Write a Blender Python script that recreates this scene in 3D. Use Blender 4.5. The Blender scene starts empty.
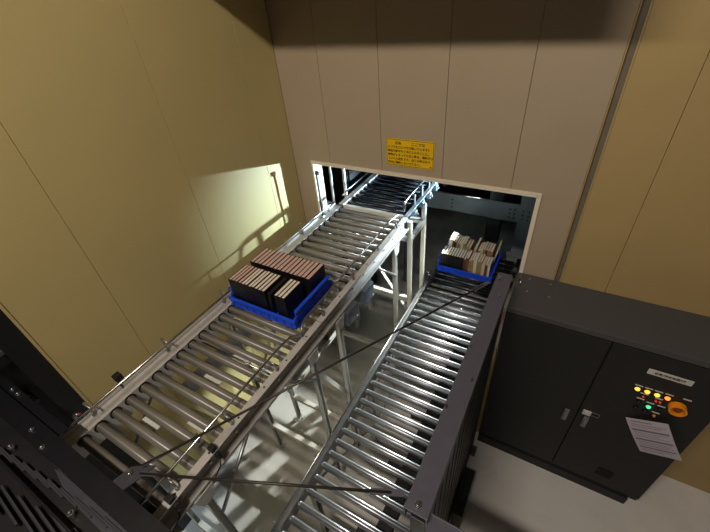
import bpy, math, random
from mathutils import Vector, Matrix
random.seed(7)
SC = bpy.context.scene
COL = SC.collection

# ------------------------------------------------------------------ camera
cam = bpy.data.cameras.new('camera')
cam.sensor_width = 36.0
cam.lens = 36.0 * 371.745 / 710.0
cam.clip_start = 0.02
cam_o = bpy.data.objects.new('camera', cam)
COL.objects.link(cam_o)
r_ = Vector((0.86914353, 0.48780426, -0.08146491))
d_ = Vector((0.24161237, -0.56253809, -0.79067968))
f_ = Vector((-0.43152403, 0.6675312, -0.60678588))
M = Matrix((r_, -d_, -f_)).transposed().to_4x4()
M.translation = Vector((0, 0, 3.658))
cam_o.matrix_world = M
SC.camera = cam_o

# ------------------------------------------------------------------ world, lights, exposure
w = bpy.data.worlds.new('world')
SC.world = w
w.use_nodes = True
w.node_tree.nodes['Background'].inputs['Color'].default_value = (1.0, 0.84, 0.68, 1)
w.node_tree.nodes['Background'].inputs['Strength'].default_value = 0.025

def area(name, loc, target, sx, sy, power, color):
    l = bpy.data.lights.new(name, 'AREA')
    l.shape = 'RECTANGLE'; l.size = sx; l.size_y = sy
    l.energy = power; l.color = color
    o = bpy.data.objects.new(name, l)
    COL.objects.link(o)
    o.location = loc
    o.rotation_euler = (Vector(target) - Vector(loc)).to_track_quat('-Z', 'Y').to_euler()
    return o
area('hall_ceiling_lamp', (-0.60, -1.25, 5.93), (-0.3, 2.0, 1.0), 1.2, 0.16, 122, (1.0, 0.87, 0.72))
area('hall_tube_row', (-2.4, -1.20, 5.90), (-2.4, 2.0, 1.0), 5.6, 0.07, 28, (1.0, 0.88, 0.74))

SC.view_settings.view_transform = 'Standard'
SC.view_settings.look = 'None'
SC.view_settings.exposure = 0.0
SC.view_settings.gamma = 1.0
SC.view_settings.use_curve_mapping = False

# ------------------------------------------------------------------ helpers
def srgb(r, g, b):
    f = lambda c: (c/255/12.92) if c/255 <= 0.04045 else ((c/255+0.055)/1.055)**2.4
    return (f(r), f(g), f(b))

MATS = {}
def mat(name, col, rough=0.5, metal=0.0, var=0.06, scale=12.0, bump=0.0, bscale=80.0, emit=0.0, stretch=None, coat=0.0):
    m = bpy.data.materials.new(name); m.use_nodes = True
    nt = m.node_tree; b = nt.nodes['Principled BSDF']
    b.inputs['Roughness'].default_value = rough
    b.inputs['Metallic'].default_value = metal
    b.inputs['Coat Weight'].default_value = coat
    tc = nt.nodes.new('ShaderNodeTexCoord')
    mp = nt.nodes.new('ShaderNodeMapping')
    if stretch: mp.inputs['Scale'].default_value = stretch
    nt.links.new(tc.outputs['Object'], mp.inputs['Vector'])
    n = nt.nodes.new('ShaderNodeTexNoise'); n.inputs['Scale'].default_value = scale; n.inputs['Detail'].default_value = 5
    nt.links.new(mp.outputs['Vector'], n.inputs['Vector'])
    cr = nt.nodes.new('ShaderNodeValToRGB')
    cr.color_ramp.elements[0].position = 0.3; cr.color_ramp.elements[1].position = 0.7
    cr.color_ramp.elements[0].color = tuple(max(0, c*(1-var)) for c in col) + (1,)
    cr.color_ramp.elements[1].color = tuple(min(1, c*(1+var)) for c in col) + (1,)
    nt.links.new(n.outputs['Fac'], cr.inputs['Fac'])
    nt.links.new(cr.outputs['Color'], b.inputs['Base Color'])
    mr = nt.nodes.new('ShaderNodeMapRange')
    mr.inputs['To Min'].default_value = max(0.03, rough*0.85); mr.inputs['To Max'].default_value = min(1, rough*1.15)
    nt.links.new(n.outputs['Fac'], mr.inputs['Value']); nt.links.new(mr.outputs['Result'], b.inputs['Roughness'])
    if bump > 0:
        n2 = nt.nodes.new('ShaderNodeTexNoise'); n2.inputs['Scale'].default_value = bscale
        nt.links.new(mp.outputs['Vector'], n2.inputs['Vector'])
        bp = nt.nodes.new('ShaderNodeBump'); bp.inputs['Strength'].default_value = bump; bp.inputs['Distance'].default_value = 0.01
        nt.links.new(n2.outputs['Fac'], bp.inputs['Height']); nt.links.new(bp.outputs['Normal'], b.inputs['Normal'])
    if emit > 0:
        b.inputs['Emission Color'].default_value = tuple(col) + (1,)
        b.inputs['Emission Strength'].default_value = emit
    if name.startswith('roller'):
        tg = nt.nodes.new('ShaderNodeTangent'); tg.direction_type = 'RADIAL'; tg.axis = 'X'
        nt.links.new(tg.outputs['Tangent'], b.inputs['Tangent'])
        b.inputs['Anisotropic'].default_value = 0.85; b.inputs['Anisotropic Rotation'].default_value = 0.25
    MATS[name] = m
    return m

mat('wall_mustard', srgb(198, 181, 126), 0.55, var=0.03, scale=2.0, bump=0.04, bscale=60)
mat('wall_beige', srgb(164, 148, 126), 0.6, var=0.03, scale=2.0, bump=0.04, bscale=60)
mat('wall_yellow', srgb(170, 147, 100), 0.55, var=0.03, scale=2.0, bump=0.04, bscale=60)
mat('joint_grey', srgb(118, 112, 100), 0.5, 0.3)
mat('vent_black', srgb(4, 4, 4), 0.9)
mat('seam', srgb(110, 84, 56), 0.8)
mat('floor', srgb(218, 216, 214), 0.28, var=0.05, scale=3.0, bump=0.02, bscale=30)
mat('soffit', srgb(150, 128, 100), 0.7)
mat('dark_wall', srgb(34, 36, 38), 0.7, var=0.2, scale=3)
mat('cream_trim', srgb(222, 212, 194), 0.45, var=0.03)
mat('white_paint', srgb(225, 224, 218), 0.4, var=0.04)
mat('curb', srgb(205, 205, 200), 0.7, var=0.08)
mat('rail_beige', srgb(186, 184, 182), 0.42, 0.15, var=0.06, scale=20)
mat('leg_paint', srgb(196, 198, 194), 0.4, 0.1, var=0.06)
mat('roller_grey', srgb(142, 139, 133), 0.42, 0.4, var=0.10, scale=9, stretch=(0.4, 3, 3))
mat('roller_chrome', srgb(196, 202, 212), 0.33, 0.9, var=0.06, scale=9, stretch=(0.4, 3, 3))
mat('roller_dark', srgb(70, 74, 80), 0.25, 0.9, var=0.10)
mat('steel', srgb(190, 192, 195), 0.25, 1.0, var=0.05)
mat('galv', srgb(160, 162, 165), 0.35, 0.9, var=0.12, scale=25)
mat('rubber', srgb(14, 14, 14), 0.5)
mat('charcoal', srgb(82, 81, 94), 0.42, 0.1, var=0.05, scale=20)
mat('black_paint', srgb(17, 18, 25), 0.42, 0.1, var=0.08, scale=25)
mat('slat_grey', srgb(56, 56, 64), 0.5, 0.1)
mat('plate_grey', srgb(64, 64, 74), 0.45, 0.1)
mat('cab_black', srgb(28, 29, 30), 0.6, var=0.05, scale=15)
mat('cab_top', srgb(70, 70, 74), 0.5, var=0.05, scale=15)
mat('box_black', srgb(22, 22, 26), 0.5)
mat('motor_grey', srgb(84, 90, 102), 0.45, 0.1)
mat('rod_dark', srgb(58, 52, 50), 0.4, 0.4)
mat('tote_blue', srgb(28, 78, 222), 0.35, var=0.06, scale=20)
mat('tote_blue_dark', srgb(20, 46, 150), 0.4)
mat('cover_black', srgb(20, 18, 18), 0.45, var=0.1)
mat('cover_tan', srgb(150, 122, 84), 0.6, var=0.1)
mat('cover_brown', srgb(96, 60, 42), 0.6, var=0.1)
mat('cover_olive', srgb(128, 124, 86), 0.6, var=0.1)
mat('cover_cream', srgb(200, 190, 164), 0.6, var=0.06)
mat('page_pink', srgb(200, 168, 158), 0.8, var=0.1, scale=60)
mat('page_cream', srgb(220, 210, 194), 0.8, var=0.08, scale=60)
mat('page_white', srgb(222, 216, 202), 0.8, var=0.06, scale=60)
mat('sign_yellow', srgb(226, 180, 10), 0.45, var=0.03)
mat('ink', srgb(42, 34, 16), 0.6)
mat('plate_white', srgb(206, 204, 198), 0.5)
mat('paper', srgb(190, 182, 196), 0.7, var=0.03)
mat('print_grey', srgb(122, 116, 132), 0.8)
mat('lamp_yellow', (1.0, 0.60, 0.06), 0.3, emit=1.3)
mat('lamp_orange', (1.0, 0.32, 0.03), 0.3, emit=1.3)
mat('lamp_red', (0.8, 0.05, 0.03), 0.3, emit=0.25)
mat('plug_red', srgb(150, 70, 60), 0.5)
mat('lamp_green', (0.08, 0.9, 0.40), 0.3, emit=1.0)
mat('lamp_amber_dim', (0.55, 0.25, 0.04), 0.3, emit=0.12)
mat('knob_orange', srgb(232, 140, 20), 0.3, emit=0.05)
mat('stop_red', srgb(120, 50, 16), 0.4, emit=0.05)
mat('bulb', (0.92, 1.0, 0.94), 0.3, emit=8)
mat('rack_blue', srgb(120, 130, 138), 0.45, 0.2, var=0.06)
mat('pink_label', srgb(200, 150, 160), 0.6)

class MB:
    def __init__(s): s.v = []; s.f = []; s.sm = []
    def add(s, vs, fs, smooth=False):
        o = len(s.v); s.v += [tuple(p) for p in vs]
        for f in fs: s.f.append(tuple(o+i for i in f)); s.sm.append(smooth)
        return s
    def box(s, x0, x1, y0, y1, z0, z1):
        x0, x1 = min(x0, x1), max(x0, x1); y0, y1 = min(y0, y1), max(y0, y1); z0, z1 = min(z0, z1), max(z0, z1)
        return s.add([(x0,y0,z0),(x1,y0,z0),(x1,y1,z0),(x0,y1,z0),(x0,y0,z1),(x1,y0,z1),(x1,y1,z1),(x0,y1,z1)],
              [(0,3,2,1),(4,5,6,7),(0,1,5,4),(1,2,6,5),(2,3,7,6),(3,0,4,7)])
    def bar(s, p0, p1, wd, ht, up=(0,0,1)):
        p0 = Vector(p0); p1 = Vector(p1); d = (p1-p0).normalized(); u = Vector(up)
        if abs(d.dot(u)) > 0.98: u = Vector((0,1,0))
        a = d.cross(u).normalized(); b = a.cross(d).normalized()
        vs = []
        for p in (p0, p1):
            for i, j in ((-1,-1),(1,-1),(1,1),(-1,1)): vs.append(p + a*(wd/2*i) + b*(ht/2*j))
        return s.add(vs, [(0,1,2,3),(7,6,5,4),(0,4,5,1),(1,5,6,2),(2,6,7,3),(3,7,4,0)])
    def cyl(s, p0, p1, r, n=16, r2=None):
        p0 = Vector(p0); p1 = Vector(p1); r2 = r if r2 is None else r2
        d = (p1-p0).normalized(); u = Vector((0,0,1)) if abs(d.z) < 0.9 else Vector((0,1,0))
        a = d.cross(u).normalized(); b = d.cross(a).normalized()
        vs = []
        for p, rr in ((p0, r), (p1, r2)):
            for k in range(n):
                t = 2*math.pi*k/n; vs.append(p + a*(rr*math.cos(t)) + b*(rr*math.sin(t)))
        s.add(vs, [(k, (k+1) % n, n+(k+1) % n, n+k) for k in range(n)], True)
        o = len(s.v)-2*n
        s.f.append(tuple(o+k for k in reversed(range(n)))); s.sm.append(False)
        s.f.append(tuple(o+n+k for k in range(n))); s.sm.append(False)
        return s
    def tube(s, pts, r, n=10):
        pts = [Vector(p) for p in pts]; rings = []; m = len(pts)
        for i, p in enumerate(pts):
            d = (pts[min(i+1, m-1)] - pts[max(i-1, 0)]).normalized()
            u = Vector((0,0,1)) if abs(d.z) < 0.9 else Vector((1,0,0))
            a = d.cross(u).normalized(); b = a.cross(d).normalized()
            rings.append([p + a*(r*math.cos(2*math.pi*k/n)) + b*(r*math.sin(2*math.pi*k/n)) for k in range(n)])
        vs = [v for R in rings for v in R]; fs = []
        for i in range(m-1):
            for k in range(n): fs.append((i*n+k, i*n+(k+1) % n, (i+1)*n+(k+1) % n, (i+1)*n+k))
        s.add(vs, fs, True)
        o = len(s.v)-len(vs)
        s.f.append(tuple(o+k for k in reversed(range(n)))); s.sm.append(False)
        s.f.append(tuple(o+(m-1)*n+k for k in range(n))); s.sm.append(False)
        return s
    def prism(s, pts, off):
        n = len(pts); off = Vector(off)
        vs = [Vector(p) for p in pts] + [Vector(p)+off for p in pts]
        return s.add(vs, [tuple(reversed(range(n))), tuple(range(n, 2*n))] + [(k, (k+1) % n, n+(k+1) % n, n+k) for k in range(n)])
    def mesh(s, name, m, org=(0,0,0)):
        me = bpy.data.meshes.new(name)
        me.from_pydata([(v[0]-org[0], v[1]-org[1], v[2]-org[2]) for v in s.v], [], s.f)
        me.polygons.foreach_set('use_smooth', s.sm)
        me.materials.append(MATS[m]); me.update()
        return me

def wloc(o):
    v = Vector(o.location)
    while o.parent: o = o.parent; v += Vector(o.location)
    return v

def link(name, me, parent=None, loc=(0,0,0), bevel=0.0):
    o = bpy.data.objects.new(name, me); COL.objects.link(o)
    if parent: o.parent = parent
    o.location = loc
    if bevel:
        b = o.modifiers.new('bevel', 'BEVEL'); b.width = bevel; b.segments = 2; b.limit_method = 'ANGLE'
    return o
def part(name, mb, m, parent, bevel=0.0, label=None):
    """mesh given in world coordinates, stored relative to its parent"""
    o = link(name, mb.mesh(name, m, wloc(parent)), parent, (0,0,0), bevel)
    if label: o['label'] = label
    return o
def tag(o, label, cat, group=None):
    o['label'] = label; o['category'] = cat
    if group: o['group'] = group
    return o
def thing(name, loc, label, cat, group=None):
    o = bpy.data.objects.new(name, None); COL.objects.link(o); o.location = loc
    o.empty_display_size = 0.1
    return tag(o, label, cat, group)
def solo(name, mb, m, loc, label, cat, group=None, bevel=0.0):
    o = link(name, mb.mesh(name, m, loc), None, loc, bevel)
    return tag(o, label, cat, group)
def struct(name, mb, m, loc=(0,0,0), bevel=0.0, label=None):
    o = link(name, mb.mesh(name, m, loc), None, loc, bevel)
    o['kind'] = 'structure'
    if label: o['label'] = label
    return o
def copies(name, me, parent, locs, bevel=0.0, kids=()):
    out = []; base = wloc(parent)
    for l in locs:
        o = link(name, me, parent, Vector(l)-base, bevel); out.append(o)
        for kn, kme in kids: link(kn, kme, o)
    return out

# ------------------------------------------------------------------ the room
XL, YB = -2.127, 2.48               # left wall plane, back wall plane
OX0, OX1, OZ = -1.935, -0.122, 2.455  # opening in the back wall
struct('floor', MB().box(-4.2, 4.5, -3.0, 7.2, -0.12, 0.0), 'floor')

g = 0.0025
def panel(parent, m, x0, x1, y0, y1, z0, z1):
    return part('panel', MB().box(x0, x1, y0, y1, z0, z1), m, parent, 0.0015)
# back wall: backing slab with the opening cut out, boards in front of it
wb = struct('wall_back', MB().box(-3.0, OX0, YB+0.012, YB+0.09, 0, 4.6).box(OX0, OX1, YB+0.012, YB+0.09, OZ, 4.6).box(OX1, 0.13, YB+0.012, YB+0.09, 0, 4.6), 'seam')
seams = [XL, -1.742, -1.258, -0.775, -0.294, 0.112]
for a, b in zip(seams[:-1], seams[1:]):
    a2, b2 = a+g/2, b-g/2
    y0, y1 = YB, YB+0.0122
    if a2 < OX0: 
        panel(wb, 'wall_beige', a2, OX0, y0, y1, 0, OZ); panel(wb, 'wall_beige', a2, b2, y0, y1, OZ, 4.6)
    elif b2 > OX1:
        panel(wb, 'wall_beige', OX1, b2, y0, y1, 0, OZ); panel(wb, 'wall_beige', a2, b2, y0, y1, OZ, 4.6)
    else:
        panel(wb, 'wall_beige', a2, b2, y0, y1, OZ, 4.6)
# right-hand wall, a little in front, beyond the steel joint
wr = struct('wall_right', MB().box(0.16, 4.5, YB+0.002, YB+0.09, 0, 4.6), 'seam')
rs = [0.16, 0.437, 1.18, 1.92, 2.66, 3.40, 4.5]
for a, b in zip(rs[:-1], rs[1:]): panel(wr, 'wall_yellow', a+g/2, b-g/2, YB-0.012, YB+0.0022, 0.0, 4.6)
# steel joint between the two walls
j = struct('trim_1', MB().box(0.112, 0.118, YB-0.008, YB+0.03, 0, 4.6).box(0.152, 0.16, YB-0.016, YB+0.03, 0, 4.6), 'wall_yellow', label='grey steel joint strip between the two walls')
part('groove', MB().box(0.118, 0.126, YB+0.015, YB+0.03, 0, 4.6), 'dark_wall', j)
part('strip', MB().box(0.126, 0.152, YB-0.002, YB+0.03, 0, 4.6), 'joint_grey', j)
for z in (1.86, 1.95, 2.04):
    part('bolt', MB().cyl((0.141, YB-0.001, z), (0.141, YB-0.009, z), 0.009, 6), 'steel', j)
# left wall
wl = struct('wall_left', MB().box(XL-0.09, XL-0.012, 0.25, YB+0.09, 0.46, 4.6), 'seam')
ls = [0.25, 0.66, 1.402, 2.128, YB]
for a, b in zip(ls[:-1], ls[1:]): panel(wl, 'wall_mustard', XL-0.0122, XL, a+g/2, b-g/2, 0.46, 4.6)
struct('trim_2', MB().box(XL-0.09, XL+0.004, 0.238, 0.25, 0.46, 4.6), 'wall_mustard', label='mustard end cap of the left wall')
# lining of the opening
t3 = struct('trim_3', MB().box(OX0, OX1, YB-0.014, YB+0.11, OZ-0.022, OZ).box(OX0-0.004, OX1+0.024, YB-0.016, YB-0.0005, OZ-0.004, OZ+0.006), 'cream_trim', label='cream edging round the wall opening')
part('jamb', MB().box(OX0, OX0+0.016, YB-0.014, YB+0.11, 0, OZ-0.022), 'cream_trim', t3)
part('jamb', MB().box(OX1-0.004, OX1+0.024, YB-0.014, YB+0.11, 0, OZ-0.004), 'cream_trim', t3)
# soffit high above the opening: shades the top of the wall
struct('ceiling', MB().box(XL-0.09, -0.02, 1.62, YB+0.09, 3.91, 4.3), 'soffit', label='dropped soffit above the wall opening')

# the dark machine room beyond the opening
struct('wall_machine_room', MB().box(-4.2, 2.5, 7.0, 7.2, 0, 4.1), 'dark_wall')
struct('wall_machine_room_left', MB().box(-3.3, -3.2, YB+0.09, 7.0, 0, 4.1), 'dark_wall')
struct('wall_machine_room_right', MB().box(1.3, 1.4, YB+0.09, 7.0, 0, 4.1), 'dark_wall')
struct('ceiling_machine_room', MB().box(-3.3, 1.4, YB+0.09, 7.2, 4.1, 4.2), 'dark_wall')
struct('trim_4', MB().box(-2.6, -1.30, 2.66, 3.62, 0, 0.15), 'curb', (-1.9, 3.0, 0), 0.008, 'pale concrete curb on the machine room floor')
# dark recess at the left, past the end of the left wall
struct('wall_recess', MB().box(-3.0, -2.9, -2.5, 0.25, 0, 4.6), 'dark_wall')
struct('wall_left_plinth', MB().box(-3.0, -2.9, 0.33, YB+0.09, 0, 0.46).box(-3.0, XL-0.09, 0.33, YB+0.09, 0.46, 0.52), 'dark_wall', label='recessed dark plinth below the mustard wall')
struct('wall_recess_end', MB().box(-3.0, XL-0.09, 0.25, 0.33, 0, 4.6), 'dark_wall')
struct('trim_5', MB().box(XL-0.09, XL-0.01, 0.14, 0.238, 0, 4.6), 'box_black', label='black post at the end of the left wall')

# ------------------------------------------------------------------ conveyors
RY = [0.092+0.0882*k for k in range(-5, 30)]            # upper rollers
RX0, RX1 = -1.812, -1.180
def roller_mesh(name, m, x0, x1, r, shaft=0.012):
    mb = MB(); cx = (x0+x1)/2; L = (x1-x0)/2
    mb.cyl((-L, 0, 0), (-L+0.006, 0, 0), r*0.93, 20, r).cyl((-L+0.006, 0, 0), (L-0.006, 0, 0), r, 20).cyl((L-0.006, 0, 0), (L, 0, 0), r, 20, r*0.93)
    mb.cyl((-L-0.02, 0, 0), (L+0.02, 0, 0), shaft/2, 8)
    return mb.mesh(name, m)
def ring_mesh(x, r0, r1, wd, m):
    mb = MB(); n = 20; vs = []
    for xx in (x-wd/2, x+wd/2):
        for rr in (r0, r1):
            for k in range(n):
                t = 2*math.pi*k/n; vs.append((xx, rr*math.cos(t), rr*math.sin(t)))
    fs = []
    for k in range(n):
        q = (k+1) % n
        fs += [(k, n+k, n+q, q), (2*n+k, 2*n+q, 3*n+q, 3*n+k), (n+k, 3*n+k, 3*n+q, n+q), (k, q, 2*n+q, 2*n+k)]
    mb.add(vs, fs)
    return mb.mesh('collar', m)
def nut_mesh(x, r, wd, m, name='nut'):
    return MB().cyl((x, 0, 0), (x+wd, 0, 0), r, 6).cyl((x+wd, 0, 0), (x+wd+0.006, 0, 0), r*0.55, 8).mesh(name, m)

UZ = 1.9045; UR = 0.0250
up = thing('roller_conveyor', (-1.49, 1.2, 0), 'pale steel roller conveyor on tall legs running along the mustard wall', 'conveyor')
rm = roller_mesh('roller', 'roller_grey', RX0, RX1, UR)
hl = (RX1-RX0)/2; hx = (RX0+RX1)/2
col = ring_mesh(-hl+0.001, UR*1.02, UR+0.0075, 0.006, 'rubber')
nut = nut_mesh(hl+0.012, 0.010, 0.008, 'steel')
copies('roller', rm, up, [(hx, y, UZ) for y in RY if y < 2.66], 0, [('collar', col), ('nut', nut)])
y0, y1 = -0.42, 2.69
# left side rail: channel with a wide top flange
part('side_rail', MB().box(-1.896, -1.818, y0, y1, 1.925, 1.932).box(-1.824, -1.818, y0, y1, 1.81, 1.925).box(-1.86, -1.818, y0, y1, 1.804, 1.81).box(-1.896, -1.890, y0, y1, 1.932, 1.952), 'rail_beige', up, 0.001)
# right side rail: channel open to the outside, in two lengths
for a, b in ((y0, 1.278), (1.284, y1)):
    part('side_rail', MB().box(-1.168, -1.164, a, b, 1.82, 1.945).box(-1.164, -1.124, a, b, 1.939, 1.945).box(-1.164, -1.118, a, b, 1.82, 1.826).box(-1.122, -1.118, a, b, 1.826, 1.838), 'rail_beige', up, 0.001)
part('splice_plate', MB().box(-1.1635, -1.158, 1.20, 1.36, 1.845, 1.925), 'leg_paint', up, 0.001)
bolt = MB().cyl((0, 0, 0), (0.007, 0, 0), 0.009, 6).mesh('bolt', 'steel')
blocs = []
for y in [0.10+0.176*k for k in range(15)]: blocs += [(-1.1635, y, 1.905), (-1.1635, y+0.05, 1.86)]
copies('bolt', bolt, up, blocs)
hole = MB().cyl((0, 0, 0), (0, 0, 0.0008), 0.006, 10).mesh('hole', 'rubber')
copies('hole', hole, up, [(-1.146, 0.14+0.2*k, 1.9455) for k in range(13)])
# guard rods
def rod(pts, r, m, parent, name='guard_rod'): return part(name, MB().tube(pts, r), m, parent)
rod([(-1.822, y0, 2.035), (-1.822, 1.0, 2.035), (-1.822, 2.50, 2.035), (-1.826, 2.56, 2.031), (-1.840, 2.60, 2.015)], 0.007, 'steel', up)
for y in (0.2, 0.68, 1.16, 1.64, 2.12, 2.55):
    part('rod_bracket', MB().tube([(-1.876, y, 1.932), (-1.876, y, 2.020), (-1.863, y, 2.034), (-1.823, y, 2.035)], 0.005, 6).cyl((-1.876, y, 1.932), (-1.876, y, 1.945), 0.011, 6).cyl((-1.876, y, 2.025), (-1.876, y, 2.045), 0.009, 6), 'galv', up)
rod([(-1.212, y0, 2.0), (-1.208, 0.95, 2.0), (-1.200, 1.06, 1.995), (-1.180, 1.11, 1.975), (-1.165, 1.13, 1.95)], 0.007, 'steel', up)
rod([(-1.166, 1.135, 1.952), (-1.19, 1.16, 1.985), (-1.205, 1.22, 1.998), (-1.210, 1.9, 2.0), (-1.210, 2.25, 2.0)], 0.007, 'galv', up)
rod([(-1.210, 2.26, 2.0), (-1.208, 2.5, 2.0), (-1.20, 2.62, 1.995), (-1.185, 2.68, 1.972)], 0.007, 'steel', up)
for y in (0.16, 0.50, 0.86, 1.34, 1.74, 2.14, 2.5):
    part('rod_bracket', MB().tube([(-1.150, y, 1.947), (-1.150, y, 1.985), (-1.165, y, 1.999), (-1.209, y, 2.0)], 0.0045, 6).cyl((-1.150, y, 1.945), (-1.150, y, 1.957), 0.010, 6), 'galv', up)
# drive belt tray and small white plates under the near rollers
part('under_tray', MB().box(-1.70, -1.62, 0.55, 1.10, 1.80, 1.825).box(-1.62, -1.60, 0.55, 1.10, 1.80, 1.85), 'galv', up)
for (xa, ya) in ((-1.60, 0.66), (-1.55, 0.86), (-1.70, 0.30), (-1.45, 0.42)):
    part('sensor_plate', MB().box(xa, xa+0.13, ya, ya+0.04, 1.835, 1.842), 'plate_white', up)
part('cross_tie', MB().tube([(-1.806, 0.86, 1.86), (-1.168, 0.86, 1.86)], 0.006), 'steel', up)
part('cross_tie', MB().box(-1.806, -1.168, 0.18, 0.22, 1.812, 1.826), 'leg_paint', up)
part('cross_tie', MB().box(-1.806, -1.168, 1.11, 1.15, 1.812, 1.826), 'leg_paint', up)
part('cross_tie', MB().box(-1.806, -1.168, 2.39, 2.43, 1.812, 1.826), 'leg_paint', up)
# legs
def channel_leg(x, y, z1, parent, m='leg_paint', wd=0.036, foot=True, z0=0.0):
    mb = MB().box(x-wd/2, x+wd/2, y-wd/2, y-wd/2+0.004, z0, z1).box(x-wd/2, x-wd/2+0.004, y-wd/2, y+wd/2, z0, z1).box(x-wd/2, x+wd/2, y+wd/2-0.004, y+wd/2, z0, z1)
    lg = part('leg', mb, m, parent, 0.001)
    if foot:
        part('foot_plate', MB().box(x-0.05, x+0.05, y-0.04, y+0.04, z0, z0+0.008).cyl((x+0.035, y, z0+0.008), (x+0.035, y, z0+0.022), 0.009, 6), m, lg)
    return lg
UL = (0.22, 1.13, 1.46, 2.41)
for y in UL:
    for x in (-1.845, -1.135):
        channel_leg(x, y, 1.822 if x > -1.5 else 1.805, up)
    part('crossbar', MB().box(-1.824, -1.156, y-0.02, y+0.02, 0.38, 0.42), 'white_paint', up, 0.001)
    part('gusset', MB().prism([(-1.112, y-0.055, 1.822), (-1.112, y+0.055, 1.822), (-1.112, y+0.03, 1.73), (-1.112, y-0.03, 1.73)], (0.004, 0, 0)), 'leg_paint', up)
def knee(p0, p1, r=0.010):
    part('knee_brace', MB().tube([p0, p1], r, 8), 'galv', up)
for x in (-1.118, -1.862):
    knee((x, 0.53, 1.825), (x, 0.235, 1.54)); knee((x, 0.88, 1.825), (x, 1.12, 1.55)); knee((x, 2.06, 1.825), (x, 2.40, 1.50))
part('diagonal_brace', MB().bar((-1.135, 1.151, 1.60), (-1.135, 1.439, 0.95), 0.006, 0.03), 'white_paint', up)
part('diagonal_brace', MB().bar((-1.845, 1.151, 1.40), (-1.845, 1.439, 0.50), 0.006, 0.03), 'white_paint', up)
part('long_rail', MB().box(-1.150, -1.120, 1.481, 2.389, 0.46, 0.50), 'leg_paint', up, 0.001)
part('long_rail', MB().box(-1.860, -1.830, 1.481, 2.389, 0.46, 0.50), 'leg_paint', up, 0.001)
# drive boxes hanging below the outer rail
for ya, yb in ((1.53, 1.67), (1.78, 1.92)):
    b = part('motor_box', MB().box(-1.20, -1.085, ya, yb, 1.675, 1.812), 'motor_grey', up, 0.006)
    part('cable_gland', MB().cyl((-1.14, ya+0.05, 1.675), (-1.14, ya+0.05, 1.655), 0.014, 8).cyl((-1.085, yb-0.03, 1.70), (-1.079, yb-0.03, 1.70), 0.01, 8), 'plate_white', b)
# black sensors on the outer rail with their cables
for y, s in ((0.115, 1), (0.36, 1)):
    b = part('sensor', MB().box(-1.160, -1.125, y-0.016, y+0.016, 1.945, 1.972).box(-1.140, -1.112, y-0.010, y+0.012, 1.885, 1.935), 'rubber', up, 0.003)
    part('cable', MB().tube([(-1.12, y, 1.90), (-1.10, y-0.02, 1.87), (-1.105, y-0.07, 1.83), (-1.14, y-0.10, 1.84)], 0.004, 6), 'rubber', b)
b = part('sensor_bracket', MB().box(-1.255, -1.215, 0.335, 0.375, 1.94, 1.948).box(-1.255, -1.25, 0.335, 0.375, 1.948, 1.985), 'galv', up)
part('bolt', MB().cyl((-1.235, 0.355, 1.948), (-1.235, 0.355, 1.954), 0.008, 6), 'rubber', b)

# small black photo sensor standing on the far rail
ps = thing('photo_sensor', (-1.90, 0.392, 1.93), 'small black photo sensor mounted above the rail beside the mustard wall', 'sensor')
part('bracket', MB().box(-1.905, -1.89, 0.375, 0.385, 1.88, 2.01), 'rubber', ps)
part('head', MB().box(-1.925, -1.885, 0.372, 0.412, 1.99, 2.03), 'rubber', ps, 0.003)
part('lens', MB().cyl((-1.885, 0.392, 2.01), (-1.881, 0.392, 2.01), 0.009, 10), 'roller_dark', ps)
ps3 = thing('sensor_post', (-1.905, 2.43, 1.93), 'thin dark sensor post on the rail in front of the white left jamb', 'sensor')
part('post', MB().box(-1.874, -1.862, 2.422, 2.436, 1.9325, 2.36), 'rod_dark', ps3, 0.001)
part('head', MB().box(-1.878, -1.840, 2.418, 2.440, 2.36, 2.39), 'rod_dark', ps3, 0.003)
part('clamp', MB().box(-1.882, -1.854, 2.41, 2.45, 1.9322, 1.95), 'galv', ps3, 0.003)
ps2 = thing('cable_connector', (-1.91, 0.15, 1.93), 'tiny red and white cable connector beside the near end of the wall rail', 'connector')
part('plug', MB().cyl((-1.925, 0.14, 1.985), (-1.895, 0.155, 1.995), 0.008, 8).box(-1.915, -1.9, 0.13, 0.145, 1.90, 1.985), 'galv', ps2)
part('cap', MB().cyl((-1.895, 0.155, 1.995), (-1.882, 0.162, 2.0), 0.006, 8), 'plug_red', ps2)

# far upper conveyor, inside the machine room
uf = thing('roller_conveyor', (-1.49, 3.1, 0), 'dark-rollered conveyor section inside the opening, behind a bright steel bar', 'conveyor')
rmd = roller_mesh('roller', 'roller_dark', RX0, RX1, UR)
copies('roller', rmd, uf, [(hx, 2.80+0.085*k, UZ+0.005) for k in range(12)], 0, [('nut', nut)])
part('joint_bar', MB().box(-1.80, -1.175, 2.700, 2.738, 1.90, 1.936), 'white_paint', uf, 0.004)
part('side_rail', MB().box(-1.86, -1.806, 2.70, 3.86, 1.935, 1.945).box(-1.812, -1.806, 2.70, 3.86, 1.80, 1.935), 'rail_beige', uf, 0.001)
part('side_rail', MB().box(-1.168, -1.160, 2.70, 3.86, 1.868, 1.95).box(-1.160, -1.13, 2.70, 3.86, 1.942, 1.95), 'rack_blue', uf, 0.001)
part('guard_rod', MB().tube([(-1.86, 2.78, 1.99), (-1.845, 2.9, 2.02), (-1.845, 3.8, 2.02)], 0.008), 'steel', uf)
part('guard_rod', MB().tube([(-1.19, 2.76, 1.96), (-1.195, 2.79, 2.04), (-1.195, 2.84, 2.05), (-1.195, 3.8, 2.05)], 0.010), 'steel', uf)
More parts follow.
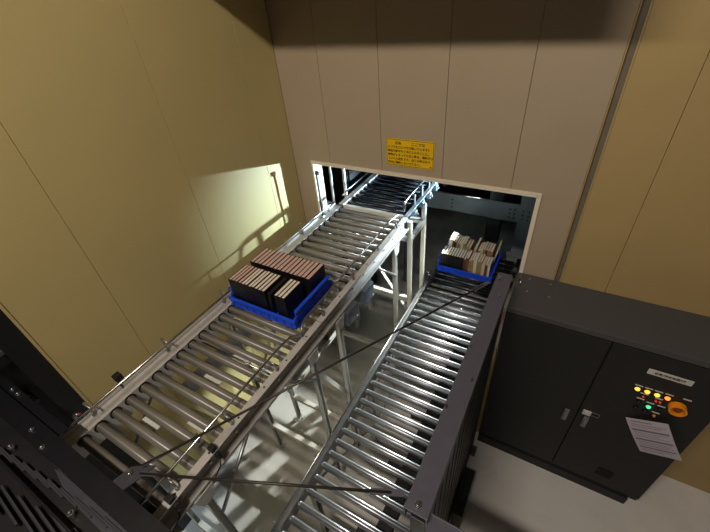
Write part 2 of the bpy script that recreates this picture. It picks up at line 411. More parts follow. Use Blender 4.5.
for y in (2.86, 3.05, 3.24, 3.43):
    part('fitting', MB().box(-1.158, -1.112, y-0.025, y+0.025, 1.875, 1.93).cyl((-1.112, y, 1.90), (-1.095, y, 1.90), 0.013, 8), 'rack_blue', uf, 0.003)
    part('rod_bracket', MB().box(-1.165, -1.155, y+0.06, y+0.085, 1.95, 2.05).cyl((-1.16, y+0.07, 2.05), (-1.19, y+0.07, 2.05), 0.006, 6), 'galv', uf)
for y in (2.76, 3.12):
    for x in (-1.135, -1.835):
        channel_leg(x, y, 1.868, uf, 'white_paint', 0.04)
for y in (2.76, 3.12): part('crossbar', MB().box(-1.81, -1.16, y-0.02, y+0.02, 1.645, 1.69), 'white_paint', uf, 0.001)
part('long_rail', MB().box(-1.155, -1.115, 2.785, 3.095, 1.645, 1.69), 'white_paint', uf, 0.001)
part('long_rail', MB().box(-1.855, -1.815, 2.785, 3.095, 1.645, 1.69), 'white_paint', uf, 0.001)
part('diagonal_brace', MB().bar((-1.165, 2.76, 0.74), (-1.80, 2.76, 1.72), 0.006, 0.035, (0, 1, 0)), 'white_paint', uf)
part('crossbar', MB().box(-1.81, -1.16, 2.74, 2.78, 0.86, 0.925), 'white_paint', uf, 0.001)
part('stanchion', MB().box(-1.905, -1.88, 2.885, 2.91, 0.15, 2.75), 'white_paint', uf, 0.002)

# lower conveyor
LZ, LR = 0.985, 0.0235
LX0, LX1 = -0.985, -0.255
lo = thing('roller_conveyor', (-0.62, 1.5, 0), 'low shiny chrome roller conveyor passing under the dark steel beam', 'conveyor')
lm = roller_mesh('roller', 'roller_chrome', LX0, LX1, LR)
lh = (LX1-LX0)/2; lcx = (LX0+LX1)/2
lnut = nut_mesh(lh+0.006, 0.008, 0.006, 'steel')
copies('roller', lm, lo, [(lcx, 0.475+0.0935*k, LZ) for k in range(-4, 27)], 0, [('nut', lnut)])
la, lb = -0.02, 2.96
for s, x in ((-1, -0.998), (1, -0.242)):
    part('side_rail', MB().box(x, x+s*0.005, la, lb, 0.90, 1.022).box(x+s*0.005, x+s*0.036, la, lb, 1.016, 1.022).box(x+s*0.005, x+s*0.036, la, lb, 0.90, 0.906).box(x+s*0.031, x+s*0.036, la, lb, 0.995, 1.016), 'galv', lo, 0.001)
part('guard_rod', MB().tube([(-1.030, la, 1.045), (-1.030, 2.90, 1.045)], 0.006), 'steel', lo)
for y in (0.4, 0.86, 1.32, 1.78, 2.24, 2.7):
    part('rod_bracket', MB().box(-1.046, -1.034, y-0.012, y+0.012, 0.985, 1.05).cyl((-1.06, y, 1.03), (-1.046, y, 1.03), 0.010, 6), 'galv', lo)
part('belt_drive', MB().box(-0.50, -0.40, 0.2, 2.5, 0.86, 0.925), 'rubber', lo, 0.004)
for y in (0.62, 1.08, 1.54, 2.0, 2.4):
    part('drive_bracket', MB().box(-0.60, -0.36, y-0.03, y+0.03, 0.87, 0.935), 'box_black', lo, 0.003)
for y in (0.35, 0.72, 1.62, 2.45):
    for x in (-1.02, -0.22): channel_leg(x, y, 0.90, lo, 'leg_paint', 0.045)
    part('crossbar', MB().box(-0.997, -0.243, y-0.022, y+0.022, 0.26, 0.31), 'leg_paint', lo, 0.001)
for x in (-1.02,):
    part('diagonal_brace', MB().bar((x, 0.745, 0.85), (x, 1.595, 0.28), 0.006, 0.035), 'leg_paint', lo)
    part('long_rail', MB().box(x-0.015, x+0.015, 1.645, 2.425, 0.26, 0.30), 'leg_paint', lo)
part('joint_cover', MB().box(-0.985, -0.255, 2.945, 2.955, 0.93, 1.0), 'rubber', lo)

lf = thing('roller_conveyor', (-0.62, 3.5, 0), 'low black-rollered conveyor section inside the opening under the second tote', 'conveyor')
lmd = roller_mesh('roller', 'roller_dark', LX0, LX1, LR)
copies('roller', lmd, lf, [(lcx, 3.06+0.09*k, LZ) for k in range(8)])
part('joint_bar', MB().cyl((LX0, 2.995, 1.005), (LX1, 2.995, 1.005), 0.008, 10), 'steel', lf)
for s, x in ((-1, -1.003), (1, -0.237)):
    part('side_rail', MB().box(x, x+s*0.005, 2.97, 3.74, 0.90, 1.03).box(x+s*0.005, x+s*0.04, 2.97, 3.74, 1.024, 1.03), 'galv' if s < 0 else 'black_paint', lf, 0.001)
    for y in (2.99, 3.66): channel_leg(x+s*0.03, y, 0.90, lf, 'leg_paint', 0.045)
part('end_stop', MB().box(-1.045, -1.005, 2.975, 3.03, 1.03, 1.10).cyl((-1.025, 3.0, 1.10), (-1.025, 3.0, 1.13), 0.014, 8), 'rubber', lf, 0.004)
for k in range(6):
    y = 3.12+0.09*k
    part('chain_link', MB().box(-0.235, -0.195, y-0.03, y+0.03, 1.03, 1.075).cyl((-0.215, y, 1.075), (-0.215, y, 1.092), 0.012, 6), 'rubber' if k % 2 else 'galv', lf, 0.003)

# ------------------------------------------------------------------ totes
def tote(x0, x1, y0, y1, z, label):
    t = thing('tote', ((x0+x1)/2, (y0+y1)/2, z), label, 'tote', 'blue plastic totes')
    w_ = 0.012; lo_h = 0.074; hi_h = 0.138
    part('base', MB().box(x0+0.015, x1-0.015, y0+0.015, y1-0.015, z, z+0.014), 'tote_blue', t, 0.002)
    for (a, b) in ((y0, y0+w_), (y1-w_, y1)):
        sd = part('side_wall', MB().box(x0, x1, a, b, z, z+lo_h), 'tote_blue', t, 0.002)
        s = -1 if a == y0 else 1
        yy = a if s < 0 else b
        part('rim', MB().box(x0-0.004, x1+0.004, yy, yy+s*0.008, z+lo_h-0.014, z+lo_h), 'tote_blue', sd, 0.002)
        rb = MB()
        for k in range(9):
            xx = x0+0.03+k*(x1-x0-0.06)/8
            rb.box(xx-0.003, xx+0.003, yy, yy+s*0.006, z+0.006, z+lo_h-0.014)
        rb.box(x0, x1, yy, yy+s*0.005, z+0.014, z+0.020)
        part('rib', rb, 'tote_blue', sd)
    for s, xa in ((-1, x0), (1, x1)):
        xb = xa - s*w_
        m = MB(); yc = (y0+y1)/2
        # end wall with a hand slot
        m.box(xa, xb, y0+w_, y1-w_, z, z+0.088).box(xa, xb, y0+0.03, yc-0.05, z+0.088, z+0.116).box(xa, xb, yc+0.05, y1-0.03, z+0.088, z+0.116).box(xa, xb, y0+0.03, y1-0.03, z+0.116, z+hi_h)
        ew = part('end_wall', m, 'tote_blue', t, 0.002)
        part('rim', MB().box(xa, xa+s*0.010, y0+0.02, y1-0.02, z+hi_h-0.012, z+hi_h), 'tote_blue', ew, 0.002)
        rb = MB()
        for zz in (0.03, 0.055, 0.08): rb.box(xa, xa+s*0.006, y0+0.02, y1-0.02, z+zz-0.003, z+zz+0.003)
        for k in range(5):
            yy = y0+0.03+k*(y1-y0-0.06)/4; rb.box(xa, xa+s*0.006, yy-0.003, yy+0.003, z+0.008, z+0.09)
        part('rib', rb, 'tote_blue_dark', ew)
    return t
TZ = UZ+UR+0.0005
T1 = (-1.808, -1.247, 1.168, 1.606, TZ)
tote(*T1, 'blue tote full of black books on the upper conveyor beside the mustard wall')
T2Z = LZ+LR+0.0005
T2 = (-0.989, -0.404, 3.215, 3.665, T2Z)
tote(*T2, 'blue tote with mixed old books in the wall opening on the lower conveyor')

# ------------------------------------------------------------------ books
ORD = ['first','second','third','fourth','fifth','sixth','seventh','eighth','ninth','tenth','eleventh','twelfth','thirteenth','fourteenth','fifteenth','sixteenth','seventeenth','eighteenth','nineteenth']
def book(x, y, z, th, dp, h, cover, pages, label, group, lean=0.0, yaw=0.0):
    """upright book: thickness along x, spine towards the camera; x is its left face"""
    b = thing('book', (x+th, y, z), label, 'book', group)
    b.rotation_euler = (0, lean, yaw)
    c = 0.0036; t2 = 0.0; t1 = -th
    cm = MB().box(t1, t1+c, 0, dp, 0, h).box(t2-c, t2, 0, dp, 0, h).box(t1+c, t2-c, 0, c, 0, h)
    link('cover', cm.mesh('cover', cover), b, (0, 0, 0), 0.0008)
    pm = MB().box(t1+c, t2-c, c, dp-0.004, 0.003, h-0.003)
    link('pages', pm.mesh('pages', pages), b)
    return b
bz = TZ+0.0145
PN = {'page_pink': 'pinkish', 'page_cream': 'cream', 'page_white': 'white'}
CN = {'cover_black': 'black', 'cover_tan': 'tan', 'cover_brown': 'brown', 'cover_olive': 'olive', 'cover_cream': 'cream'}
x = -1.790
for k in range(15):
    th = 0.0342
    book(x, 1.412, bz, th-0.0006, 0.180, 0.208+random.uniform(-0.002, 0.002), 'cover_black', 'page_pink',
         'black book, pinkish page edges, %s from left in rear row of upper tote' % ORD[k], 'books in the upper tote')
    x += th
x = -1.790
for k in range(11):
    th = 0.0286
    pg = 'page_pink' if k < 4 else 'page_cream'
    book(x, 1.196, bz, th-0.0006, 0.180, 0.208+random.uniform(-0.003, 0.003), 'cover_black', pg,
         'black book, %s page edges, %s from left in front row of upper tote' % (PN[pg], ORD[k]), 'books in the upper tote')
    x += th
book(x+0.001, 1.200, bz, 0.028, 0.176, 0.198, 'cover_black', 'cover_black', 'all-black book leaning in the gap of the upper tote front row', 'books in the upper tote', lean=0.10)
x = -1.397
for k in range(3):
    th = 0.0285
    book(x, 1.194, bz, th-0.0006, 0.180, 0.208, 'cover_black', 'page_cream',
         'black book, cream edges, %s of three at right end of upper tote front row' % ORD[k], 'books in the upper tote')
    x += th
# second tote: mixed old books
bz2 = T2Z+0.0145
x = -0.971
spec = [('cover_black', 'page_white')]*9 + [('cover_brown', 'page_white'), ('cover_brown', 'page_cream'), ('cover_tan', 'page_cream'), ('cover_tan', 'page_white'), ('cover_cream', 'page_white'), ('cover_olive', 'page_cream'), ('cover_tan', 'page_cream'), ('cover_cream', 'page_cream'), ('cover_brown', 'page_white'), ('cover_cream', 'page_cream')]
for k, (c, p) in enumerate(spec):
    th = 0.0276 if k < 9 else (0.026, 0.031, 0.028)[k % 3]
    h = 0.205 if k < 9 else random.uniform(0.18, 0.225)
    book(x, 3.250, bz2, th-0.001, 0.165, h, c, p, '%s book, %s page edges, %s from left in front row of lower tote' % (CN[c], PN[p], ORD[k]), 'books in the lower tote')
    x += th
x = -0.971
for k in range(17):
    c = ['cover_cream', 'cover_brown', 'cover_black', 'cover_olive', 'cover_olive', 'cover_cream', 'cover_olive', 'cover_tan', 'cover_tan', 'cover_cream', 'cover_tan', 'cover_cream', 'cover_tan', 'cover_brown', 'cover_tan', 'cover_tan', 'cover_cream'][k]
    p = 'page_white' if k < 1 else 'page_cream'
    th = [0.045, 0.02, 0.024, 0.022, 0.026, 0.03, 0.028, 0.03, 0.028, 0.026, 0.03, 0.028, 0.026, 0.024, 0.028, 0.03, 0.016][k]
    h = [0.245, 0.24, 0.225, 0.215, 0.21, 0.22, 0.225, 0.19, 0.185, 0.245, 0.18, 0.195, 0.21, 0.205, 0.205, 0.20, 0.26][k]
    ln = [0.10, 0.10, 0.10, 0, 0, 0, 0, 0, 0, 0.20, 0, 0, 0, 0, 0, 0, 0.14][k]
    th *= 0.93; h += 0.025
    book(x, 3.445, bz2, th-0.001, 0.175, h, c, p, '%s book%s, %s from left in rear row of lower tote' % (CN[c], ' leaning to the right' if ln > 0.08 else '', ORD[k]), 'books in the lower tote', lean=ln)
    x += th + (0.001 if k in (0, 1) or ln == 0 else h*math.sin(ln)-0.001)

# ------------------------------------------------------------------ lettering helper
def lettering(name, text, size, m, parent, origin, right, upv, align='LEFT', label=None, spacing=1.0, sx=1.0):
    cu = bpy.data.curves.new(name, 'FONT'); cu.body = text; cu.size = size; cu.align_x = align
    cu.space_line = spacing; cu.extrude = 0.0003; cu.offset = 0.0005
    tmp = bpy.data.objects.new('tmp_text', cu); COL.objects.link(tmp)
    dg = bpy.context.evaluated_depsgraph_get()
    me = bpy.data.meshes.new_from_object(tmp.evaluated_get(dg))
    bpy.data.objects.remove(tmp)
    r = Vector(right).normalized(); u = Vector(upv).normalized(); n = r.cross(u)
    org = Vector(origin) - wloc(parent)
    for v in me.vertices:
        c = v.co.copy(); v.co = org + r*(c.x*sx) + u*c.y + n*c.z
    me.materials.clear(); me.materials.append(MATS[m])
    o = link(name, me, parent)
    if label: o['label'] = label
    return o

# caution sign
sg = thing('caution_sign', (-1.027, YB, 2.515), 'yellow caution sign with Japanese lettering above the wall opening', 'sign')
def rrect(x0, x1, z0, z1, y, r, t):
    pts = []
    for cx, cz, a0 in ((x1-r, z1-r, 0), (x0+r, z1-r, 90), (x0+r, z0+r, 180), (x1-r, z0+r, 270)):
        for k in range(5):
            a = math.radians(a0+k*22.5); pts.append((cx+r*math.cos(a), y, cz+r*math.sin(a)))
    return MB().prism(pts, (0, t, 0))
SX0, SX1, SZ0, SZ1 = -1.214, -0.840, 2.518, 2.724
part('board', rrect(SX0, SX1, SZ0, SZ1, YB-0.003, 0.012, 0.0028), 'sign_yellow', sg)
part('border', MB().box(SX0+0.004, SX1-0.004, YB-0.0036, YB-0.0031, SZ1-0.008, SZ1-0.005).box(SX0+0.004, SX1-0.004, YB-0.0036, YB-0.0031, SZ0+0.005, SZ0+0.008)
     .box(SX0+0.004, SX0+0.007, YB-0.0036, YB-0.0031, SZ0+0.008, SZ1-0.008).box(SX1-0.007, SX1-0.004, YB-0.0036, YB-0.0031, SZ0+0.008, SZ1-0.008), 'ink', sg)
lines = [(0.07, '注意　　　ここでは', 0.026), (0.012, 'いつでもコンベヤが動いています!!', 0.021), (0.012, '特別の許可なく中に入らないこと。', 0.021),
         (0.012, '荷物がとまっても急に動き、運転中は', 0.021), (0.012, 'たいへん危険です。点検の時以外は', 0.021), (0.012, '絶対に運転しないで下さい。', 0.021)]
for k, (dx, t, sz) in enumerate(lines):
    lettering('lettering', t, sz, 'ink', sg, (SX0+dx, YB-0.0034, SZ1-0.040-k*0.0295), (1, 0, 0), (0, 0, 1))
part('corner_dot', MB().cyl((SX1-0.022, YB-0.0031, SZ0+0.018), (SX1-0.022, YB-0.0036, SZ0+0.018), 0.006, 10), 'ink', sg)

# ------------------------------------------------------------------ control cabinet
CX0, CX1, CY0, CY1, CZ = -0.122, 1.150, 2.052, 2.462, 1.812
cb = thing('control_cabinet', ((CX0+CX1)/2, (CY0+CY1)/2, 0), 'black double-door control cabinet with lit indicator lamps beside the conveyor', 'cabinet')
part('body', MB().box(CX0, CX1, CY0+0.022, CY1, 0.10, CZ-0.05), 'cab_black', cb, 0.003)
part('plinth', MB().box(CX0+0.0, CX1-0.055, CY0+0.005, CY1-0.02, 0, 0.10), 'cab_black', cb, 0.003)
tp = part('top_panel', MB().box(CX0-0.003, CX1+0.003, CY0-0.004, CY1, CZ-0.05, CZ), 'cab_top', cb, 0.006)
for (sx, sy) in ((-0.038, 2.401), (0.101, 2.397), (-0.033, 2.255), (0.107, 2.257)):
    part('screw', MB().cyl((sx, sy, CZ), (sx, sy, CZ+0.004), 0.008, 8), 'steel', tp)
part('lifting_hook', MB().tube([(-0.106, 2.35, CZ+0.002), (-0.100, 2.345, CZ+0.03), (-0.088, 2.33, CZ+0.03), (-0.092, 2.30, CZ+0.002)], 0.006, 8), 'steel', tp)
MIDX = 0.510
d1 = part('door', MB().box(CX0+0.004, MIDX-0.004, CY0, CY0+0.022, 0.165, CZ-0.062), 'cab_black', cb, 0.004)
d2 = part('door', MB().box(MIDX+0.004, CX1-0.004, CY0, CY0+0.022, 0.165, CZ-0.062), 'cab_black', cb, 0.004)
F = CY0-0.001
part('handle', MB().box(0.428, 0.462, F-0.010, F+0.001, 0.835, 0.975).box(0.436, 0.454, F-0.016, F-0.010, 0.85, 0.96), 'galv', d1, 0.003)
part('handle', MB().box(0.558, 0.592, F-0.010, F+0.001, 0.835, 0.965).box(0.566, 0.584, F-0.016, F-0.010, 0.85, 0.95), 'galv', d2, 0.003)
part('lock', MB().box(0.535, 0.588, F-0.010, F+0.001, 0.985, 1.035).cyl((0.561, F-0.010, 1.01), (0.561, F-0.016, 1.01), 0.014, 12), 'plate_white', d2, 0.002)
part('lock_outline', MB().box(0.592, 0.640, F-0.003, F+0.001, 1.03, 1.034).box(0.592, 0.640, F-0.003, F+0.001, 0.99, 0.994).box(0.637, 0.640, F-0.003, F+0.001, 0.994, 1.03), 'galv', d2)
part('vent_plate', MB().box(0.805, 0.914, F-0.004, F+0.001, 0.29, 0.39), 'vent_black', d2, 0.002)
np_ = part('name_plate', MB().box(0.737, 0.958, F-0.004, F+0.001, 1.586, 1.630), 'plate_white', d2, 0.001)
def on_door(mb, m, name, parent=None): return part(name, mb, m, parent or d2)
# the plate's short wording
def lettering_on(parent, t, sz, m, x, z, y, align='CENTER'):
    return lettering('lettering', t, sz, m, parent, (x, y, z), (1, 0, 0), (0, 0, 1), align)
# sub-parts would be a fourth level: the wording sits on the door
lettering_on(d2, '自動搬送制御盤', 0.022, 'ink', 0.848, 1.600, F-0.0045)
def lamp(x, z, m, r=0.014):
    mb = MB().cyl((x, F+0.001, z), (x, F-0.006, z), r+0.004, 16).mesh
    part('lamp_bezel', MB().cyl((x, F+0.001, z), (x, F-0.005, z), r+0.004, 16), 'rubber', d2)
    return part('indicator_lamp', MB().cyl((x, F-0.005, z), (x, F-0.014, z), r, 16, r*0.75), m, d2)
for (x, z, m, r) in ((0.741, 1.426, 'lamp_yellow', 0.0155), (0.793, 1.428, 'lamp_yellow', 0.0155), (0.845, 1.427, 'lamp_yellow', 0.0155), (0.898, 1.428, 'lamp_orange', 0.0155),
                     (0.789, 1.373, 'lamp_red', 0.007), (0.857, 1.371, 'lamp_red', 0.008), (0.878, 1.372, 'lamp_red', 0.008), (0.843, 1.293, 'lamp_green', 0.014), (0.895, 1.228, 'lamp_amber_dim', 0.010)):
    lamp(x, z, m, r)
for (x, z) in ((0.785, 1.308), (0.900, 1.300), (0.842, 1.235), (0.790, 1.24)):
    part('push_button', MB().cyl((x, F+0.001, z), (x, F-0.014, z), 0.014, 16, 0.012), 'rubber', d2)
for (x, z) in ((0.741, 1.455), (0.793, 1.456), (0.845, 1.456), (0.898, 1.458), (0.985, 1.462), (0.785, 1.340), (0.843, 1.328), (0.900, 1.330), (0.789, 1.395), (0.866, 1.393), (0.895, 1.254)):
    part('lamp_tag', MB().box(x-0.021, x+0.021, F-0.002, F+0.001, z-0.004, z+0.004), 'plate_white', d2)
# red emergency stop guard
kx, kz = 0.966, 1.375
kn = part('stop_guard', MB(), 'knob_orange', d2) if False else None
mb = MB(); n = 24; R0, R1, Y0, Y1 = 0.036, 0.046, F, F-0.04
vs = []
for yy in (Y0, Y1):
    for rr in (R0, R1):
        for k in range(n): vs.append((kx+rr*math.cos(2*math.pi*k/n), yy, kz+rr*math.sin(2*math.pi*k/n)))
fs = []
for k in range(n):
    q = (k+1) % n
    fs += [(k, q, n+q, n+k), (2*n+k, 3*n+k, 3*n+q, 2*n+q), (n+k, n+q, 3*n+q, 3*n+k), (k, 2*n+k, 2*n+q, q)]
mb.add(vs, fs, False)
part('stop_guard', mb, 'knob_orange', d2)
part('stop_button', MB().cyl((kx, F, kz), (kx, F-0.018, kz), 0.014, 14).cyl((kx, F-0.018, kz), (kx, F-0.03, kz), 0.024, 20, 0.021), 'stop_red', d2)

# notice sheet hanging from the cabinet door by one corner
q = [Vector(v) for v in ((0.770, 2.044, 1.115), (0.964, 2.003, 1.243), (1.129, 1.966, 0.976), (0.938, 2.011, 0.851))]
ns = thing('notice_sheet', tuple((q[2]+q[3])/2), 'printed white notice sheet hanging skewed on the cabinet door below the lamps', 'notice')
nu, nv = 6, 10
def sp(u, v, off=0.0):
    p = q[0]*(1-u)*(1-v)+q[1]*u*(1-v)+q[2]*u*v+q[3]*(1-u)*v
    nrm = (q[1]-q[0]).cross(q[3]-q[0]).normalized()
    if nrm.y > 0: nrm = -nrm
    return p + nrm*(0.010*math.sin(math.pi*v)+off)
mb = MB()
for off in (0.0, -0.0008):
    base = [sp(i/nu, j/nv, off) for j in range(nv+1) for i in range(nu+1)]
    fs = [(j*(nu+1)+i, j*(nu+1)+i+1, (j+1)*(nu+1)+i+1, (j+1)*(nu+1)+i) for j in range(nv) for i in range(nu)]
    mb.add(base, fs if off == 0 else [tuple(reversed(f)) for f in fs], True)
part('sheet', mb, 'paper', ns)
mb = MB()
for (v0, v1, u0, u1) in ((0.06, 0.085, 0.1, 0.6), (0.14, 0.155, 0.08, 0.9), (0.19, 0.205, 0.08, 0.8), (0.27, 0.32, 0.06, 0.94), (0.36, 0.372, 0.08, 0.9), (0.41, 0.422, 0.08, 0.7), (0.46, 0.472, 0.08, 0.9),
                         (0.53, 0.58, 0.06, 0.94), (0.62, 0.632, 0.08, 0.9), (0.67, 0.682, 0.08, 0.85), (0.72, 0.732, 0.08, 0.9), (0.78, 0.82, 0.06, 0.94), (0.86, 0.872, 0.08, 0.8), (0.91, 0.922, 0.08, 0.6)):
    n = 6; top = [sp(u0+(u1-u0)*k/n, v0, 0.0006) for k in range(n+1)]; bot = [sp(u0+(u1-u0)*k/n, v1, 0.0006) for k in range(n+1)]
    mb.add(top+bot, [(k, k+1, n+2+k, n+1+k) for k in range(n)])
part('print', mb, 'print_grey', ns)

# ------------------------------------------------------------------ dark guard frame beside the cabinet
gf = thing('guard_fence', (-0.17, 1.24, 0), 'dark grey steel guard fence with wide top beam between conveyor and cabinet', 'fence')
part('top_beam', MB().box(-0.222, -0.130, 0.505, 1.935, 2.094, 2.10).box(-0.136, -0.130, 0.505, 1.935, 2.02, 2.094).box(-0.222, -0.216, 0.505, 1.935, 2.02, 2.094), 'charcoal', gf, 0.001)
part('infill_panel', MB().box(-0.150, -0.144, 0.575, 1.905, 0.004, 2.02), 'box_black', gf)
rb = MB()
for k in range(14): rb.box(-0.144, -0.139, 0.66+0.092*k, 0.672+0.092*k, 0.12, 2.0)
part('panel_rib', rb, 'box_black', gf)
for y in (0.545, 1.935):
    lg = part('post', MB().box(-0.20, -0.14, y-0.03, y+0.03, 0.0, 2.02), 'black_paint', gf, 0.002)
    part('foot_plate', MB().box(-0.21, -0.10, y-0.05, y+0.05, 0, 0.012).cyl((-0.118, y+0.03, 0.012), (-0.118, y+0.03, 0.03), 0.010, 6), 'charcoal', lg)
ep = part('end_plate', MB().box(-0.222, -0.132, 1.935, 2.03, 2.088, 2.096).box(-0.20, -0.15, 1.99, 2.045, 1.98, 2.088), 'charcoal', gf, 0.002)
for (x, y, z, r) in ((-0.178, 0.535, 2.10, 0.013), (-0.165, 1.80, 2.10, 0.008), (-0.200, 1.96, 2.096, 0.010), (-0.150, 1.15, 2.10, 0.006), (-0.21, 1.35, 2.10, 0.006), (-0.213, 0.96, 2.10, 0.007)):
    part('bolt', MB().cyl((x, y, z), (x, y, z+0.010), r, 6).cyl((x, y, z+0.010), (x, y, z+0.024), r*0.55, 8), 'steel', gf)
# cross beam leaving to the right
part('cross_beam', MB().box(-0.128, 1.3, 0.43, 0.546, 2.05, 2.056).box(-0.128, 1.3, 0.540, 0.546, 2.056, 2.066).box(-0.128, 1.3, 0.43, 0.436, 2.0, 2.05), 'charcoal', gf, 0.001)

# black equipment box standing on the floor behind the fence
eb = thing('equipment_box', (-0.105, 1.42, 0), 'black upright equipment box on the floor beside the guard fence', 'box')
part('body', MB().box(-0.128, -0.053, 1.20, 1.56, 0.03, 0.39), 'box_black', eb, 0.004)
part('base', MB().box(-0.128, -0.060, 1.21, 1.55, 0, 0.03), 'black_paint', eb, 0.002)
part('lid', MB().box(-0.129, -0.051, 1.195, 1.565, 0.39, 0.40), 'box_black', eb, 0.002)

# pale junction box between fence and cabinet
jb = thing('junction_box', (-0.145, 2.2, 0), 'white junction box with a pink label in the gap behind the guard fence', 'box')
part('post', MB().box(-0.16, -0.128, 2.14, 2.20, 0, 1.35), 'wall_yellow', jb, 0.002)
part('case', MB().box(-0.172, -0.126, 2.06, 2.22, 1.35, 1.78), 'plate_white', jb, 0.004)
part('label', MB().box(-0.166, -0.130, 2.058, 2.0605, 1.62, 1.74), 'pink_label', jb)

# ------------------------------------------------------------------ black frame in the near left corner
bf = thing('steel_frame', (-1.5, -0.1, 2.0), 'black bolted steel frame with slatted panels in the near left corner', 'frame')
part('beam', MB().box(-2.45, -0.30, -0.045, 0.036, 2.092, 2.10).box(-2.45, -0.30, 0.030, 0.036, 2.058, 2.092).box(-2.45, -1.77, 0.036, 0.082, 2.074, 2.082), 'black_paint', bf, 0.001)
part('slat_bed', MB().box(-2.45, -1.13, -0.145, -0.047, 2.070, 2.075), 'box_black', bf)
sl = MB().box(0, 0.225, -0.0035, 0.0035, 0, 0.010).mesh('slat', 'slat_grey')
for k in range(-3, 9):
    copies('slat', sl, bf, [(-1.95+0.09*k, -0.123+0.0078*k, 2.090)])
part('beam', MB().box(-2.45, -1.0, -0.155, -0.146, 2.06, 2.125), 'black_paint', bf, 0.001)
part('slat_bed', MB().box(-2.45, -1.0, -0.45, -0.155, 2.07, 2.075), 'box_black', bf)
sl2 = MB().bar((0, 0, 0), (0.34, -0.024, 0), 0.008, 0.012).mesh('slat', 'slat_grey')
copies('slat', sl2, bf, [(-1.745+0.112*k, -0.19+0.0155*k-0.012, 2.095) for k in range(-7, 5)])
part('cover_plate', MB().prism([(-1.61, -0.055, 2.088), (-1.44, -0.090, 2.088), (-1.00, -0.098, 2.088), (-1.00, -0.046, 2.088), (-1.58, -0.047, 2.088)], (0, 0, 0.006)), 'plate_grey', bf)
for (x, y, z) in ((-1.902, -0.008, 2.10), (-1.903, -0.099, 2.075), (-1.759, -0.030, 2.10), (-1.361, -0.117, 2.075), (-2.28, 0.062, 2.082), (-2.22, 0.062, 2.082)):
    part('bolt', MB().cyl((x, y, z), (x, y, z+0.030 if z < 2.08 else z+0.006), 0.012, 8).cyl((x, y, z+0.030 if z < 2.08 else z+0.006), (x, y, z+0.040 if z < 2.08 else z+0.014), 0.010, 10, 0.004), 'galv', bf)
gp = part('gusset_plate', MB().prism([(-1.318, 0.036, 2.10), (-1.245, 0.036, 2.10), (-1.225, 0.095, 2.10), (-1.205, 0.165, 2.10), (-1.24, 0.150, 2.10), (-1.300, 0.110, 2.10)], (0, 0, 0.006)), 'slat_grey', bf)
part('bolt', MB().cyl((-1.278, 0.090, 2.106), (-1.278, 0.090, 2.115), 0.013, 6).cyl((-1.278, 0.090, 2.115), (-1.278, 0.090, 2.126), 0.007, 8), 'steel', gp)
# tie rods bracing the frame
for (p1, lab) in (((-0.262, 1.862, 2.1145), 'long thin dark tie rod crossing both conveyors to the far end of the beam'), ((-0.262, 0.532, 2.1145), 'short thin dark tie rod running to the near end of the beam')):
    p0 = Vector((-1.278, 0.090, 2.1145)); p1 = Vector(p1); d = (p1-p0).normalized()
    tr = thing('tie_rod', tuple(p0+d*0.05), lab, 'tie rod', 'dark tie rods')
    part('rod', MB().tube([p0+d*0.05, p1-d*0.02], 0.0062, 8), 'rod_dark', tr)
    part('flat_end', MB().bar(p0+d*0.05, p0+d*0.13, 0.016, 0.005), 'charcoal', tr)
    part('flat_end', MB().bar(p1-d*0.10, p1+d*0.03, 0.024, 0.005), 'charcoal', tr)

# ------------------------------------------------------------------ machines in the dark recess at the left
mr = thing('recess_machine', (-2.55, -0.1, 0), 'dark machine housing in the recess past the end of the mustard wall', 'machine')
part('housing', MB().box(-2.85, -2.48, -0.6, 0.20, 0, 1.85), 'box_black', mr, 0.01)
for yy in (0.10, 0.17): part('pipe', MB().cyl((-2.60, yy, 1.865), (-2.36, yy, 1.865), 0.014, 10), 'roller_dark', mr)
part('bar', MB().bar((-2.43, 0.14, 2.155), (-2.35, 0.20, 2.14), 0.012, 0.012), 'black_paint', mr)
part('post', MB().box(-2.52, -2.47, 0.08, 0.16, 1.85, 2.50), 'black_paint', mr)
for (x, y, z) in ((-2.40, 0.204, 2.329), (-2.40, 0.189, 2.280), (-2.40, 0.145, 2.238)):
    part('terminal', MB().box(x-0.02, x+0.02, y-0.018, y+0.018, z-0.012, z+0.012), 'galv', mr, 0.003)
part('terminal_rail', MB().box(-2.47, -2.418, 0.0, 0.24, 2.14, 2.50), 'box_black', mr)

# ------------------------------------------------------------------ rack and lamp inside the machine room
rk = thing('storage_rack', (-1.0, 4.0, 0), 'blue grey steel rack beam and post inside the dark machine room', 'rack')
RKY = 4.0
part('beam', MB().box(-1.62, -0.345, RKY, RKY+0.006, 1.33, 1.555).box(-1.62, -0.345, RKY, RKY+0.05, 1.33, 1.336), 'rack_blue', rk)
part('post', MB().box(-0.345, -0.17, RKY-0.01, RKY+0.07, 0, 2.6), 'rack_blue', rk)
part('post', MB().box(-1.74, -1.62, RKY-0.01, RKY+0.07, 0, 2.6), 'rack_blue', rk)
for z in (1.39, 1.44, 1.49):
    for x in (-0.44, -0.39, -0.30, -0.24, -1.1):
        part('bolt', MB().cyl((x, RKY+0.001, z), (x, RKY-0.018, z), 0.008, 6), 'dark_wall', rk)
part('brace', MB().bar((-0.9, RKY+0.9, 1.7), (-1.5, RKY+0.9, 1.2), 0.01, 0.05), 'rack_blue', rk)
sb = thing('shade_block', (-0.63, 4.16, 0), 'dark block added behind the rack beam to shade the lower tote', 'machine')  # block added to keep the floor lamp's light off the lower tote
part('housing', MB().box(-0.705, -0.54, 4.17, 4.29, 0.9, 1.74), 'dark_wall', sb, 0.01)
part('pedestal', MB().box(-0.69, -0.56, 4.18, 4.28, 0, 0.9), 'dark_wall', sb, 0.005)
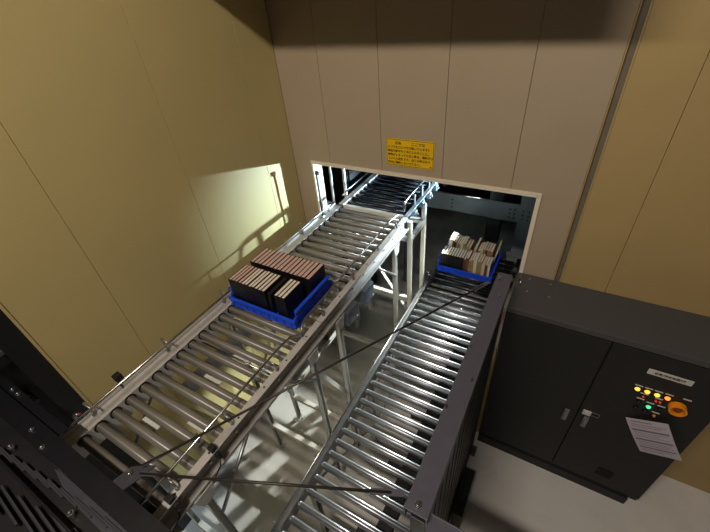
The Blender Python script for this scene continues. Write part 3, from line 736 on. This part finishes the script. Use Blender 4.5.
pn = solo('machine_panel', MB().box(-0.36, -0.16, 3.78, 3.82, 0.0, 1.02).box(-0.37, -0.15, 3.77, 3.83, 1.02, 1.05), 'rack_blue', (-0.26, 3.8, 0), 'grey panel standing at the right end of the wall opening', 'panel', bevel=0.004)
dc = thing('dark_locker', (-2.0, 3.45, 0), 'dark steel locker inside the opening beside the left jamb', 'locker')
part('body', MB().box(-2.25, -2.02, 3.2, 3.7, 0.15, 2.6), 'dark_wall', dc, 0.005)
part('door', MB().box(-2.23, -2.04, 3.185, 3.2, 0.2, 2.55), 'box_black', dc, 0.003)
part('conduit', MB().cyl((-1.985, 2.80, 0.15), (-1.985, 2.80, 2.7), 0.014, 10), 'white_paint', dc)

def work_lamp(P, target, power, size, blend, radius, color, label):
    P = Vector(P); aim = (Vector(target)-P).normalized()
    t = thing('work_lamp', tuple(P), label, 'lamp', 'lamps in the machine room')
    part('cable', MB().cyl((P.x, P.y, P.z+0.08), (P.x, P.y, 4.10), 0.006, 8), 'black_paint', t)
    part('shade', MB().cyl(P-aim*0.12, P-aim*0.03, 0.03, 20, 0.07), 'black_paint', t)
    part('bulb', MB().cyl(P-aim*0.03, P-aim*0.012, 0.03, 14, 0.02), 'bulb', t)
    L = bpy.data.lights.new('work_lamp_light', 'SPOT'); L.energy = power; L.color = color; L.shadow_soft_size = radius
    L.spot_size = math.radians(size); L.spot_blend = blend
    o = bpy.data.objects.new('work_lamp_light', L); COL.objects.link(o); o.parent = t; o.location = aim*0.01
    o.rotation_euler = aim.to_track_quat('-Z', 'Y').to_euler()
work_lamp((-0.31, 3.88, 2.04), (-2.12, 2.62, 2.06), 800, 46, 1.0, 0.016, (0.64, 0.86, 1.0), 'shaded work lamp hanging in the machine room, aimed at the mustard wall')
work_lamp((-0.63, 4.50, 1.89), (-1.25, 0.9, 0.0), 900, 43, 0.45, 0.018, (0.94, 1.0, 0.90), 'shaded work lamp hanging in the machine room, aimed at the floor')
work_lamp((-0.50, 3.55, 2.28), (-1.20, 2.30, 1.70), 460, 30, 0.9, 0.03, (0.80, 0.95, 1.0), 'unseen fill lamp added in the machine room to brighten the upper rollers')  # extra fill lamp, added to brighten the upper rollers and outer rail
